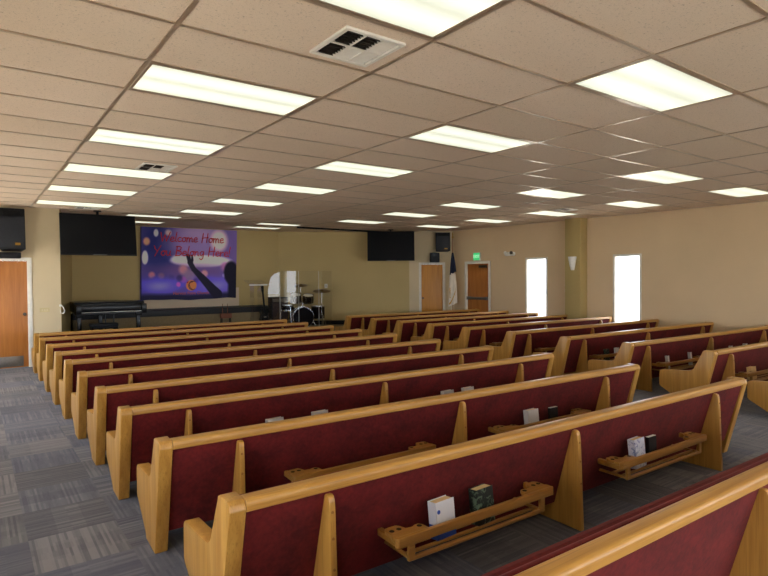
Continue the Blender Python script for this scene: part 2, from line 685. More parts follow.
def door(name, m, w, h, mat, label, knob_x, kick=False, panic=False, closer=False):
    """Door in a wall frame m: local x along the wall, y into the wall, z up."""
    b = MB(); b.box(0.004, w - .004, 0.03, 0.075, 0.008, h - .004, .003, mat=m)
    leaf = struct(b.build(name, mat), label, 'door')
    b = MB(); t = .062
    b.box(-t, 0.004, -.016, .02, 0, h + t, .005, mat=m)
    b.box(w - .004, w + t, -.016, .02, 0, h + t, .005, mat=m)
    b.box(0.004, w - .004, -.016, .02, h - .004, h + t, .005, mat=m)
    b.box(-.002, .012, .02, .15, 0, h, mat=m); b.box(w - .012, w + .002, .02, .15, 0, h, mat=m)
    b.build('door_casing', M['white'], leaf)
    if knob_x is not None:
        b = MB()
        b.lathe([(.030, 0), (.030, .006), (.012, .010), (.012, .03), (.026, .042), (.027, .055), (.016, .064), (0, .065)], 20,
                m @ Matrix.Translation((knob_x, 0.03, 0.98)) @ Matrix.Rotation(math.pi / 2, 4, 'X'))
        b.build('door_knob', M['silver_dark'], leaf)
    if kick:
        b = MB(); b.box(.05, w - .09, 0.026, 0.0305, 0.03, .215, .001, mat=m)
        b.build('kick_plate', M['steel'], leaf)
    if panic:
        b = MB(); b.box(.04, w - .04, -.035, 0.0, .965, 1.035, .008, mat=m)
        b.box(.03, .11, -.045, 0.032, .955, 1.045, .006, mat=m); b.box(w - .10, w - .03, -.03, .032, .96, 1.04, .006, mat=m)
        b.build('panic_bar', M['steel'], leaf)
    if closer:
        b = MB(); b.box(w - .34, w - .08, -.03, .031, h - .12, h - .05, .008, mat=m)
        b.box(w - .22, w - .19, -.05, -.03, h - .075, h - .06, mat=m)
        b.build('door_closer', M['silver_dark'], leaf)
    return leaf


door('door_1', Matrix.Translation((D1[0], VF, 0)), D1[1] - D1[0], D1[2], M['door'],
     'brown wood door with kick plate at the left edge', D1[1] - D1[0] - .06, kick=True)
door('door_2', MFR @ Matrix.Translation((tdoor[0], 0, 0)), tdoor[1] - tdoor[0], 1.965, M['door_gold'],
     'golden wood door in the slanted front wall, left of the flag', .055)
# door 3 hangs on the right wall: a frame whose y runs into the wall (+x)
m3 = Matrix.Translation((UR - 0.075, 7.91, 0)) @ Matrix.Rotation(-math.pi / 2, 4, 'Z')
door('door_3', m3, .82, 1.97, M['door'], 'brown wood exit door with steel panic bar under the green sign', None, panic=True, closer=True)

# pilaster on the right wall
b = MB(); b.box(10.39, UR + .01, 4.14, 4.55, 0, CEIL, .004)
b.box(10.375, UR + .01, 4.125, 4.565, 0, .1, .004)
struct(b.build('pilaster', M['pilaster']), 'square olive pilaster between the two windows', 'pilaster')

# stage platform and the low black-edged riser along its back wall
b = MB()
b.prism([(SL0[0], VF), (8.4, VF), (EDGE[0] - .03, EDGE[1] - .02), (SR[0], VS), (SL1[0], VS)], 'z', 0.001, STAGE_Z, .01)
struct(b.build('floor_stage', M['stage_carpet']), 'low stage platform with tan carpet', 'stage')
b = MB(); b.box(SL1[0] - .1, 5.72, 10.55, VS, STAGE_Z, .70)
struct(b.build('trim_3', M['riser']), 'olive front of the raised ledge at the back of the stage', 'trim')
b = MB(); b.box(SL1[0] - .1, 5.75, 10.52, VS, .70, .845, .008)
struct(b.build('trim_4', plain('black_ledge_edge', (24, 24, 28), .5)), 'black edge of the raised ledge under the banner', 'trim')
b = MB(); b.box(.02, LSR - .06, -.014, 0.0, STAGE_Z, STAGE_Z + .12, mat=MSR)
struct(b.build('baseboard_stage', M['black']), 'black baseboard of the slanted stage wall', 'baseboard')
b = MB(); b.box(2.5, 5.10, VS - .014, VS, .845, 1.35, .003)
struct(b.build('trim_5', M['panel_pale']), 'pale panel on the stage wall behind the banner', 'trim')
b = MB(); b.box(UR - .012, UR, VB, 4.12, 0, .1, .002); b.box(UR - .012, UR, 4.57, 7.02, 0, .1, .002)
struct(b.build('baseboard_right', M['black']))
b = MB(); b.box(D1[1] + .07, SL0[0], VF - .012, VF, 0, .1, .002)
struct(b.build('baseboard_front', M['black']))
# black track along the ceiling at the stage opening
b = MB()
mt = Matrix.Translation((5.98, 9.57, 0)) @ Matrix.Rotation(math.atan2(.10, 2.9), 4, 'Z')
b.box(0, 2.95, -.02, .02, CEIL - .045, CEIL, .004, mat=mt)
struct(b.build('trim_6', M['black']), 'black curtain track along the ceiling at the stage opening', 'trim')

# ------------------------------------------------------------------ ceiling fixtures
COLS = {0: 'leftmost', 2: 'second', 5: 'third', 7: 'rightmost'}
ORD = ['first', 'second', 'third', 'fourth', 'fifth', 'sixth', 'seventh', 'eighth', 'ninth', 'tenth', 'eleventh']
lightproto = None


def make_light():
    t = thing('ceiling_light', 'x', 'light')
    b = MB(); fw, fl, i = TU / 2 - .013, TV / 2 - .013, .024
    for (x0, x1, y0, y1) in ((-fw, fw, -fl, -fl + i), (-fw, fw, fl - i, fl), (-fw, -fw + i, -fl + i, fl - i), (fw - i, fw, -fl + i, fl - i)):
        b.box(x0, x1, y0, y1, -.006, .0, .002, 1)
    b.build('frame', M['tbar'], t)
    b = MB(); b.box(-fw + i, fw - i, -fl + i, fl - i, -.004, -.001)
    b.build('lens', M['lens'], t)
    remember(t)
    return t


LIGHTS = []
for u0, cname in COLS.items():
    rows = range(-3, 5)
    vis = {0: -1, 2: -1, 5: 0, 7: 0}[u0]
    for r in rows:
        ordinal = r - vis
        if ordinal >= 0:
            lab = 'fluorescent ceiling panel in the %s lengthwise line of lights, %s from the camera' % (cname, ORD[ordinal])
        else:
            lab = 'fluorescent ceiling panel in the %s lengthwise line of lights, behind the camera' % cname
        LIGHTS.append(((u0 + .5) * TU, (3 * r + .5) * TV, lab))
for i, (x, y, lab) in enumerate(LIGHTS):
    if lightproto is None:
        lightproto = make_light(); o = lightproto
        o.location = (x, y, CEIL); o['label'] = lab; o['group'] = 'fluorescent ceiling panels'
    else:
        o = dup(lightproto, (x, y, CEIL), 0, lab, 'fluorescent ceiling panels')


def stage_light(x0, x1, y0, y1, lab):
    t = thing('stage_light', lab, 'light', ((x0 + x1) / 2, (y0 + y1) / 2, CEIL), 0, 'lights over the stage opening')
    w, h = (x1 - x0) / 2, (y1 - y0) / 2
    b = MB()
    for (a, c, d, e) in ((-w - .02, w + .02, -h - .02, -h), (-w - .02, w + .02, h, h + .02), (-w - .02, -w, -h, h), (w, w + .02, -h, h)):
        b.box(a, c, d, e, -.01, 0, .002, 1)
    b.build('frame', M['tbar'], t)
    b = MB(); b.box(-w, w, -h, h, -.008, -.001)
    b.build('lens', M['lens'], t)


stage_light(1.73, 2.80, 8.78, 9.10, 'slim ceiling light above the right edge of the left television')
stage_light(1.70, 2.79, 10.2, 10.55, 'slim ceiling light over the stage, just above the banner left corner')
stage_light(4.77, 5.84, 9.08, 9.42, 'slim ceiling light ending at the left tip of the black track')
stage_light(4.62, 5.83, 10.2, 10.55, 'slim ceiling light over the stage, right of the banner')


def vent(cx, cy, w, d, label, detail=True):
    t = thing('ceiling_vent', label, 'vent', (cx, cy, CEIL), 0, 'square air vents in the ceiling')
    b = MB(); hw, hd, f = w / 2, d / 2, .03
    for (x0, x1, y0, y1) in ((-hw, hw, -hd, -hd + f), (-hw, hw, hd - f, hd), (-hw, -hw + f, -hd + f, hd - f), (hw - f, hw, -hd + f, hd - f)):
        b.box(x0, x1, y0, y1, -.016, 0, .004, 1)
    iw, idp = hw - f, hd - f
    b.box(-iw, iw, -.008, .008, -.014, -.001)
    for s in (-1, 1):
        b.box(s * iw / 3 - .008, s * iw / 3 + .008, -idp, idp, -.0138, -.001)
    b.build('frame', M['white'], t)
    b = MB(); b.box(-iw, iw, -idp, idp, -.003, -.0005)
    b.build('duct_opening', M['hole'], t)
    # six cells of blades thrown different ways; shade in three is a darker colour
    for (cx_, sy, dark) in ((-1, -1, 1), (0, -1, 1), (-1, 1, 1), (0, 1, 0), (1, -1, 0), (1, 1, 0)):
        bl = MB()
        xc = cx_ * iw * 2 / 3
        x0, x1 = xc - iw / 3 + .009, xc + iw / 3 - .009
        y0, y1 = (-idp + .003, -.009) if sy < 0 else (.009, idp - .003)
        nb = 6
        for k in range(nb):
            yc = y0 + (y1 - y0) * (k + .5) / nb
            hh = (y1 - y0) / nb * (.50 if not dark else .40)
            mm = Matrix.Translation((0, yc, -.008)) @ Matrix.Rotation(math.radians(62 if dark else -20), 4, 'X')
            bl.box(x0, x1, -hh, hh, -.0006, .0006, mat=mm)
        bl.build('louver_blades', M['silver_dark'] if dark else M['white'], t)


vent(.755 * TU, -1.475 * TV, .40, .41, 'square air vent with six louver cells, nearest the camera')
vent(.74 * TU, 5.55 * TV, .38, .44, 'air vent behind the third panel of the leftmost light line')
vent(.715 * TU, 13.25 * TV, .42, .30, 'air vent just above the left television')
vent(7.18 * TU, 5.55 * TV, .46, .36, 'air vent near the right wall in front of the pilaster')

# ------------------------------------------------------------------ pews
END_POLY = [(.0, .66), (.012, .69), (.03, .70), (.125, .70), (.145, .69), (.152, .672), (.262, .45), (.30, .424), (.345, .418), (.60, .402), (.668, .396),
            (.690, .378), (.695, .34), (.695, .20), (.675, .175), (.52, .09), (.42, .03), (.405, .0), (.165, .0)]


def brace_poly():
    return [(.004, .636), (-.014, .628), (-.022, .608), (-.026, .56), (-.050, .0), (.40, .0), (.41, .05), (.34, .26), (.16, .30), (.05, .60), (.03, .632)]


def make_pew(L, braces, racks, label):
    t = thing('pew', label, 'pew')
    E = .075
    for x0 in (0, L - E):
        b = MB(); b.prism(END_POLY, 'x', x0, x0 + E, .008, 2)
        b.build('end_panel', M['oak_up'], t)
    b = MB()
    rail = [(.002, .648), (0, .655), (0, .684), (.007, .695), (.018, .70), (.072, .70), (.084, .693), (.088, .682), (.088, .658), (.078, .648)]
    b.prism(rail, 'x', E, L - E, .002, 1)
    b.build('top_rail', M['oak_long'], t)
    b = MB()
    b.prism([(.014, .648), (.05, .648), (.195, .12), (.158, .12)], 'x', E, L - E, .004, 1)
    b.build('back_panel', M['velvet'], t)
    b = MB()
    b.prism([(.080, .655), (.095, .680), (.115, .685), (.138, .672), (.156, .62), (.255, .37), (.22, .30), (.150, .33), (.066, .60)], 'x', E + .004, L - E - .004, .004, 1)
    b.build('backrest_cushion', M['velvet'], t)
    b = MB()
    b.prism([(.19, .275), (.19, .34), (.24, .352), (.58, .352), (.625, .335), (.635, .305), (.62, .275)], 'x', E + .004, L - E - .004, .006, 2)
    b.build('seat_cushion', M['velvet'], t)
    b = MB(); b.box(E, L - E, .15, .60, .252, .275, .003, 1)
    b.build('seat_board', M['oak_long'], t)
    for x in braces:
        b = MB(); b.prism(brace_poly(), 'x', x - .017, x + .017, .007, 2)
        br = b.build('brace', M['oak_up'], t)
        for z in (.30, .44, .56):
            b = MB(); yy = -.026 - (.56 - z) * .0429
            b.tube((x, yy - .0002, z), (x, yy - .0030, z), .0075, .006, 12)
            b.build('screw', M['screw'], br)
    for (x0, x1) in racks:
        b = MB()
        b.prism([(x0, -.100), (x0 + .012, -.112), (x1 - .012, -.112), (x1, -.100), (x1, -.092), (x1 - .01, -.086), (x0 + .01, -.086), (x0, -.092)], 'z', .336, .382, .006, 2)
        rk = b.build('book_rack', M['oak_rack'], t)
        for s, xe in ((1, x0), (-1, x1)):
            q = lambda a, y: (xe + s * a, y)
            b = MB()
            b.prism([q(.0, -.088), q(.0, -.06), q(.012, -.045), q(.012, .01), q(.03, .03), q(.09, .03), q(.105, .01), q(.115, -.025), q(.15, -.03), q(.17, -.02), q(.195, -.02), q(.21, -.04), q(.215, -.088)][::s],
                    'z', .359, .380, .003, 1)
            b.box(*sorted((xe + s * .02, xe + s * .05)), -.08, .088, .325, .360, .003, 1)
            b.build('rack_arm', M['oak_rack'], rk)
            for a, y in ((.035, -.018), (.078, -.018), (.185, -.045)):
                b = MB(); b.tube((xe + s * a, y, .375), (xe + s * a, y, .3806), .0135, seg=14)
                b.build('cup_hole', M['hole'], rk)
            b = MB(); b.box(*sorted((xe + s * .075, xe + s * .115)), -.104, -.084, .250, .339, .004, 1)
            b.box(*sorted((xe + s * .085, xe + s * .105)), -.09, .128, .252, .268, .003, 1)
            b.build('rack_post', M['oak_rack'], rk)
        b = MB(); b.box(x0 + .10, x1 - .10, -.104, -.084, .250, .270, .003, 1)
        b.build('lower_rail', M['oak_rack'], rk)
        b = MB(); b.box(x0 + .10, x1 - .10, .02, .036, .252, .268, .002, 1)
        b.box(x0 + .10, x1 - .10, -.05, -.035, .252, .268, .002, 1)
        b.build('rack_slat', M['oak_rack'], rk)
    remember(t)
    return t


LL, RL = 4.72, 4.30
LX, RX = -.05, 6.30
# (left-end rear v, right-end rear v)
LROWS = {0: (-2.51, -2.63), 1: (-1.385, -1.50), 2: (-.318, -.51), 3: (.685, .555), 4: (1.63, 1.51), 5: (2.62, 2.55), 6: (3.63, 3.60),
         7: (4.55, 4.62), 8: (5.57, 5.58), 9: (6.64, 6.60), 10: (7.56, 7.56)}
RROWS = {1: 7.60, 2: 6.57, 3: 5.62, 4: 4.63, 5: 3.65, 6: 2.60, 7: 1.54, 8: .53, 9: -.53, 10: -1.56}


def leftrow(k):
    n = 10 - k
    return 'long burgundy-backed oak pew in the left block, %s row from the front' % (ORD[n])


proto = None
PEWM = {}
for k, (va, vb) in LROWS.items():
    rot = math.atan2(vb - va, LL)
    lab = leftrow(k)
    if k == 0:
        lab = 'burgundy-backed oak pew cut off by the lower right corner, nearest the camera'
    loc = (LX, va, 0)
    if k == 0:                      # the rearmost pew carries no racks in view
        o = make_pew(LL, [.47, 2.11, 4.14], [], lab)
        o.location = loc; o.rotation_euler = (0, 0, rot); o['group'] = 'oak pews of the left block'
        continue
    if proto is None:
        proto = make_pew(LL, [.47, 2.275, 4.14], [(.77, 1.92), (2.61, 3.76)], lab)
        o = proto; o.location = loc; o.rotation_euler = (0, 0, rot); o['group'] = 'oak pews of the left block'
    else:
        o = dup(proto, loc, rot, lab, 'oak pews of the left block')
    PEWM['L%d' % k] = Matrix.Translation(loc) @ Matrix.Rotation(rot, 4, 'Z')
protoR = None
for k, v in RROWS.items():
    lab = 'burgundy-backed oak pew in the right block by the windows, %s row from the front' % ORD[k - 1]
    loc = (RX, v, 0)
    rrot = math.radians(-2.2)
    sx = (UR + .028 * (4.4 - v + .15) - .045 - RX) / RL          # each pew reaches the wall, which is not quite square
    if protoR is None:
        protoR = make_pew(RL, [.40, 2.10, 3.90], [(.60, 1.78), (2.42, 3.58)], lab)
        o = protoR; o.location = loc; o.rotation_euler = (0, 0, rrot); o['group'] = 'oak pews of the right block'; o.scale.x = sx
    else:
        o = dup(protoR, loc, rrot, lab, 'oak pews of the right block')
        o.scale.x = sx
    PEWM['R%d' % k] = Matrix.Translation(loc) @ Matrix.Rotation(rrot, 4, 'Z')

# ------------------------------------------------------------------ hymnals and cards in the racks
COVERS = {}


def cover_mat(name, top, bottom, split=None, speck=None):
    t = NT(name)
    v = t.coords()
    sep = t.n('ShaderNodeSeparateXYZ')
    t.l(v, sep.inputs[0])
    col = lin(top)
    if split is not None:
        f = t.math('LESS_THAN', sep.outputs[2], split)
        col = t.mix(f, lin(top), lin(bottom))
    if speck is not None:
        n = t.noise(v, 26, 3, 0.6, 1.0)
        f = t.ramp(n, [(0.54, (0, 0, 0, 1)), (0.60, (1, 1, 1, 1))])
        col = t.mix(t.math('MULTIPLY', f, 0.8), col if not isinstance(col, tuple) else col, lin(speck))
    t.base(col)
    t.set(Roughness=0.4)
    return t.m


M['cover_white'] = cover_mat('white_and_blue_cover', (222, 222, 226), (34, 72, 168), .075)
M['cover_dark'] = cover_mat('dark_green_patterned_cover', (20, 26, 24), (20, 26, 24), None, (110, 130, 104))
M['cover_lilac'] = cover_mat('pale_blue_patterned_cover', (208, 210, 222), (80, 100, 160), None, (104, 118, 170))
M['cover_grey'] = cover_mat('plain_white_cover', (206, 202, 200), (60, 60, 70), None)
M['dot_blue'] = plain('blue_mark', (40, 80, 170), .5)


def hymnal(pew, x, cover, label, h=.190, w=.145, d=.05, lean=-6, yaw=4, name='hymnal', dot=False, group='books in the pew racks'):
    m = PEWM[pew] @ Matrix.Translation((x, -.020, .2685)) @ Matrix.Rotation(math.radians(yaw), 4, 'Z')
    t = bpy.data.objects.new(name, None)
    COL.objects.link(t)
    t.empty_display_size = .05
    t.matrix_world = m @ Matrix.Rotation(math.radians(lean), 4, 'X')
    tag(t, label, 'book', group)
    b = MB()
    b.box(-w / 2, w / 2, -d / 2, -d / 2 + .003, 0, h, .001, 1)
    b.box(-w / 2, w / 2, d / 2 - .003, d / 2, 0, h, .001, 1)
    b.box(-w / 2, -w / 2 + .004, -d / 2, d / 2, 0, h, .001, 1)
    b.build('cover', cover, t)
    b = MB(); b.box(-w / 2 + .004, w / 2 - .004, -d / 2 + .003, d / 2 - .003, .003, h - .004)
    b.build('page_block', M['paper'], t)
    if dot:
        b = MB(); b.tube((-w / 2 + .02, -d / 2 - .0008, h - .05), (-w / 2 + .02, -d / 2, h - .05), .011, seg=14)
        b.build('cover_mark', M['dot_blue'], t)
    return t


def card(pew, x, label, z=.262, w=.105, h=.13, mat=None):
    m = PEWM[pew] @ Matrix.Translation((x, .012, .2685)) @ Matrix.Rotation(math.radians(-2), 4, 'X')
    b = MB(); b.box(-w / 2, w / 2, -.014, .014, 0, h + .04, .002, 1)
    o = b.build('card_stack', mat or M['hole'])
    o.matrix_world = m
    tag(o, label, 'card', 'cards in the pew racks')
    b = MB(); b.box(-w / 2 + .003, w / 2 - .003, -.012, .012, h + .04, h + .043, .001, 1)
    b.build('card_edges', M['white_plastic'], o)
    return o


hymnal('L1', 1.135, M['cover_white'], 'white and blue paperback in the nearest full pew rack, left of the dark book', dot=True, d=.06, w=.135)
hymnal('L1', 1.425, M['cover_dark'], 'dark green patterned book in the nearest full pew rack', d=.06, w=.135, lean=-6)
hymnal('L1', 2.955, M['cover_lilac'], 'pale blue patterned book beside a white card, second rack of the nearest full pew', h=.20)
card('L1', 3.18, 'white-edged dark card stack right of the pale blue patterned book')
hymnal('L2', 3.06, M['cover_grey'], 'white book in the rack of the ninth row, beside a pale card', h=.20)
card('L2', 3.37, 'white-edged dark card stack right of the white book in the ninth row')
for x, lab in ((1.10, 'book top peeking over the ninth pew, leftmost of two'), (1.52, 'book top peeking over the ninth pew, rightmost of two')):
    hymnal('L3', x + .06, M['cover_grey'], lab, h=.20, d=.045)
for x, lab in ((2.98, 'book top showing over the right half of the ninth pew, left one'), (3.26, 'book top showing over the right half of the ninth pew, right one')):
    hymnal('L3', x + .06, M['cover_grey'], lab, h=.20, d=.045)
hymnal('R8', .88, M['cover_grey'], 'pale book at left end of the eighth right-block pew rack', h=.19, w=.05, d=.04, lean=-6)
hymnal('R8', 1.50, M['cover_grey'], 'pale book at right end of the eighth right-block pew rack', h=.19, w=.05, d=.04, lean=-6)
hymnal('R8', 2.78, M['cover_grey'], 'pale book top above the ninth right-block pew rail, left one', h=.19, w=.06, d=.04, lean=-6)
hymnal('R8', 3.28, M['cover_grey'], 'pale book top above the ninth right-block pew rail, right one', h=.19, w=.08, d=.05, lean=-6)
hymnal('R7', .95, M['cover_dark'], 'dark book standing in the seventh right-block pew rack', h=.18, w=.11, d=.04, lean=-6)
hymnal('R7', 1.22, M['cover_grey'], 'white book right of a dark one in the seventh right-block pew rack', h=.18, w=.09, d=.04, lean=-6)
hymnal('R9', .93, M['paper'], 'tan book in the ninth right-block pew rack at right edge of photo', h=.16, w=.15, d=.06, lean=-6)

# ------------------------------------------------------------------ televisions


def television(label, cx, cy, cz, w, h, rotz, tilt, yaw_drop):
    t = thing('television', label, 'television', (cx, cy, cz), rotz, 'wide televisions hung from the ceiling')
    m = Matrix.Rotation(math.radians(tilt), 4, 'X')
    b = MB()
    b.box(-w / 2, w / 2, 0, .035, -h / 2, h / 2, .006, 2, mat=m)
    b.box(-w * .32, w * .32, .035, .085, -h * .34, h * .30, .012, 2, mat=m)
    b.build('casing', M['black'], t)
    b = MB(); b.box(-w / 2 + .012, w / 2 - .012, -.002, .001, -h / 2 + .022, h / 2 - .012, mat=m)
    b.build('screen', M['screen'], t)
    b = MB(); b.box(-.12, .12, -.003, 0, -h / 2 + .005, -h / 2 + .014, mat=m)
    b.build('badge_strip', M['steel'], t)
    b = MB()
    top = CEIL - cz
    b.box(-.2, .2, .085, .105, -.15, .15, .003, mat=m)
    b.tube((0, .17, -.05), (0, .17, top), .022)
    b.box(-.03, .03, .09, .18, -.08, .0)
    b.lathe([(.07, top - .02), (.07, top - .001)], 20, Matrix.Translation((0, .17, 0)))
    b.build('ceiling_mount', M['black'], t)


television('black television hung at the left of the stage, above the piano', 1.105, 8.36, EYE + .838, 1.325, .80, 0.0, -9, 0)
YAW = 0.63284
television('black television hung at the right of the stage, by the golden door', 8.56, 8.93, EYE + .845, 1.315, .83, -YAW, -4, 0)

# ------------------------------------------------------------------ loudspeakers


def loudspeaker(label, m_loc, rotz, w, h, d, tilt=8):
    t = thing('loudspeaker', label, 'loudspeaker', m_loc, rotz, 'loudspeakers high on the front walls')
    m = Matrix.Rotation(math.radians(-tilt), 4, 'X')
    b = MB()
    b.prism([(-w / 2, -d), (w / 2, -d), (w / 2 - .05, -.02), (-w / 2 + .05, -.02)], 'z', 0, h, .015, 3, mat=m)
    b.build('cabinet', M['black'], t)
    b = MB(); b.box(-w / 2 + .02, w / 2 - .02, -d - .008, -d + .002, .03, h * .80, .006, 2, mat=m)
    b.build('grille', M['grille'], t)
    b = MB()
    hm = m @ Matrix.Translation((0, -d - .001, h * .88)) @ Matrix.Rotation(math.pi / 2, 4, 'X')
    b.box(-w * .33, w * .33, -h * .055, h * .055, 0, .006, .006, 2, mat=hm)
    b.build('horn', M['screen'], t)
    b = MB(); b.box(w * .10, w * .30, -d - .012, -d - .007, h * .10, h * .16, .002, 1, mat=m)
    b.build('badge', M['brass'], t)
    b = MB()
    b.box(-.05, .05, -.03, .03, h * .4, h * .6)
    b.box(-.03, .03, -.06, .0, h * .35, h * .42)
    b.build('wall_bracket', M['black'], t)


t0 = (-.30, VF - .075, EYE + .49)
loudspeaker('black loudspeaker above the left brown door', t0, 0.0, .40, .74, .28, 7)
b = MB(); b.box(-.50, -.17, VF - .30, VF - .012, EYE + .37, EYE + .475, .012, 2)
o = b.build('amplifier_box', M['black']); tag(o, 'black box under the loudspeaker above the left brown door', 'amplifier box')
# right one, on the slanted wall
pr = MFR @ Vector((.965, -.075, EYE + .70))
loudspeaker('black loudspeaker above the golden door by the flag corner', tuple(pr), -YAW, .43, .54, .25, 4)
pb = MFR @ Vector((.74, -.13, EYE + .395))
t = thing('small_speaker', 'small black speaker below left of the right loudspeaker', 'loudspeaker', tuple(pb), -YAW)
b = MB(); b.box(-.135, .135, -.10, .118, 0, .285, .012, 2); b.build('cabinet', M['black'], t)
b = MB(); b.box(-.12, .12, -.106, -.098, .015, .27, .004, 1); b.build('grille', M['grille'], t)

# ------------------------------------------------------------------ banner
BX0, BX1, BZ0, BZ1, BY = 2.53, 5.05, 1.06, 2.925, VS - .05


def banner_color(s, t):
    """s 0..1 left to right, t 0..1 bottom to top: a blurred concert crowd."""
    def mixc(a, b, f):
        f = max(0, min(1, f)); return tuple(p + (q - p) * f for p, q in zip(a, b))

    def blob(cx, cy, rx, ry, soft=1.0):
        d = math.sqrt(((s - cx) / rx) ** 2 + ((t - cy) / ry) ** 2)
        return max(0.0, min(1.0, (1 + soft * .5 - d) / soft))
    n = math.sin(s * 23 + math.sin(t * 17) * 2) * math.sin(t * 19 + 1.7 * math.sin(s * 11))
    c = mixc((62, 52, 112), (92, 74, 132), s)
    c = mixc(c, (30, 34, 92), blob(.17, .72, .16, .42, .8))
    c = mixc(c, (128, 108, 156), blob(.55, .80, .28, .26, .9) * .8)
    c = mixc(c, (150, 128, 160), blob(.60, .95, .2, .1, 1) * .6)
    c = mixc(c, (204, 178, 172), blob(.80, .84, .09, .15, .5) * .85)
    c = mixc(c, (206, 196, 206), (blob(.62, .54, .31, .085, .3)) * .95)
    c = mixc(c, (196, 188, 196), blob(.37, .56, .07, .06, .6) * .9)
    c = mixc(c, (232, 222, 218), blob(.045, .58, .028, .09, .4))
    c = mixc(c, (214, 206, 214), blob(.15, .92, .022, .05, .5) * .9)
    c = mixc(c, (208, 180, 160), blob(.27, .93, .03, .04, .8) * .7)
    c = mixc(c, (222, 138, 96), blob(.06, .80, .03, .05, .7) * .9)
    c = mixc(c, (88, 62, 108), blob(.5, .40, .42, .10, 1.0) * .7)
    for (x, y, r, col) in ((.42, .42, .045, (168, 112, 120)), (.64, .36, .035, (214, 138, 124)), (.11, .34, .03, (182, 104, 90)), (.20, .33, .03, (110, 76, 96)),
                           (.48, .34, .06, (120, 96, 120)), (.87, .46, .05, (150, 92, 140)), (.86, .33, .02, (170, 150, 220)), (.42, .28, .03, (150, 70, 140)),
                           (.55, .26, .03, (54, 34, 70)), (.38, .30, .03, (46, 34, 70)), (.30, .30, .03, (60, 48, 92)), (.14, .26, .04, (54, 44, 96))):
        c = mixc(c, col, blob(x, y, r, r * 1.4, .7) * .85)
    glow = math.exp(-((t - .19) / .12) ** 2)
    side = .45 + .55 * (math.exp(-((s - .19) / .13) ** 2) + math.exp(-((s - .74) / .15) ** 2))
    c = mixc(c, (84, 74, 228), glow * min(1, side) * (.75 + .25 * n))
    c = mixc(c, (132, 128, 255), math.exp(-((t - .19) / .06) ** 2) * (math.exp(-((s - .18) / .12) ** 2) + math.exp(-((s - .76) / .12) ** 2)) * .6)
    c = mixc(c, (190, 80, 232), blob(.37, .21, .02, .03, .8))
    c = mixc(c, (18, 18, 40), max(0, min(1, (.10 - t) / .05)) * .85)
    c = mixc(c, (26, 22, 48), max(0, (.02 - s) / .02))
    # dark person at right
    c = mixc(c, (16, 14, 30), blob(.94, .37, .085, .17, .25))
    if s > .88:
        c = mixc(c, (16, 14, 30), max(0, min(1, (.36 - t) / .05)) * max(0, min(1, (s - .89) / .03)))
    return c


def seg_d(px, py, a, b):
    ax, ay = a; bx, by = b
    vx, vy = bx - ax, by - ay
    f = max(0, min(1, ((px - ax) * vx + (py - ay) * vy) / (vx * vx + vy * vy)))
    return math.hypot(px - ax - f * vx, py - ay - f * vy), f


ARM = [((.78, .06), (.61, .31), .055, .036), ((.61, .31), (.525, .43), .036, .025), ((.525, .43), (.487, .525), .026, .026),
       ((.478, .53), (.452, .635), .014, .008), ((.487, .54), (.468, .632), .012, .008), ((.492, .54), (.482, .622), .011, .007),
       ((.500, .49), (.511, .56), .015, .012), ((.511, .56), (.508, .625), .012, .008)]


def banner():
    W, H = BX1 - BX0, BZ1 - BZ0
    asp = H / W
    nx, nz = 250, 186
    me = bpy.data.meshes.new('banner')
    vs, cols = [], []
    for j in range(nz + 1):
        t = j / nz
        for i in range(nx + 1):
            s = i / nx
            x, z = BX0 + W * s, BZ0 + H * t
            sag = (1 - t) * (.012 * math.sin(s * 9) + .006 * math.sin(s * 23))
            vs.append((x - (1 - t) * .05 * (s ** 3) - .03 * (1 - t) * (1 - s), BY + .010 * math.sin(s * 8) * (1 - t) + .006 * math.sin(s * 21), z + sag))
            c = banner_color(s, t)
            for (a, bb, w0, w1) in ARM:
                d, f = seg_d(s, t * asp, (a[0], a[1] * asp), (bb[0], bb[1] * asp))
                w = w0 + (w1 - w0) * f
                k = max(0, min(1, (w - d) / .006 + .5))
                if k > 0:
                    c = tuple(p + (q - p) * k for p, q in zip(c, (20, 18, 36)))
            # flame-in-a-drop emblem
            ex, ey = (s - .50), (t - .205) * asp
            r = math.hypot(ex, ey)
            if r < .060:
                k = max(0, min(1, (.057 - r) / .005))
                r2 = math.hypot(ex - .018, ey + .002)
                r3 = math.hypot(ex - .012 + .006 * math.sin(ey * 60), (ey + .004) * .8)
                oc = (226, 104, 62)
                if .040 < r2 < .049 or .028 < r3 < .034 and ex < .015:
                    oc = (60, 26, 40)
                if ex < -.030 and ey > .02:
                    oc = (150, 40, 44)
                c = tuple(p + (q - p) * k for p, q in zip(c, oc))
            cols.append(c)
    fs = []
    for j in range(nz):
        for i in range(nx):
            a = j * (nx + 1) + i
            fs.append((a, a + 1, a + nx + 2, a + nx + 1))
    me.from_pydata(vs, [], fs)
    at = me.color_attributes.new('print', 'FLOAT_COLOR', 'POINT')
    for i, c in enumerate(cols):
        at.data[i].color = lin(*[min(255, q * 1.5 + 8) for q in c])
    me.materials.append(M['print'])
    for p in me.polygons:
        p.use_smooth = True
    o = bpy.data.objects.new('banner', me)
    COL.objects.link(o)
    tag(o, 'wide purple and blue concert-crowd banner with red welcome lettering, on the stage wall', 'banner')
    so = o.modifiers.new('thickness', 'SOLIDIFY'); so.thickness = .004; so.offset = 1
    return o


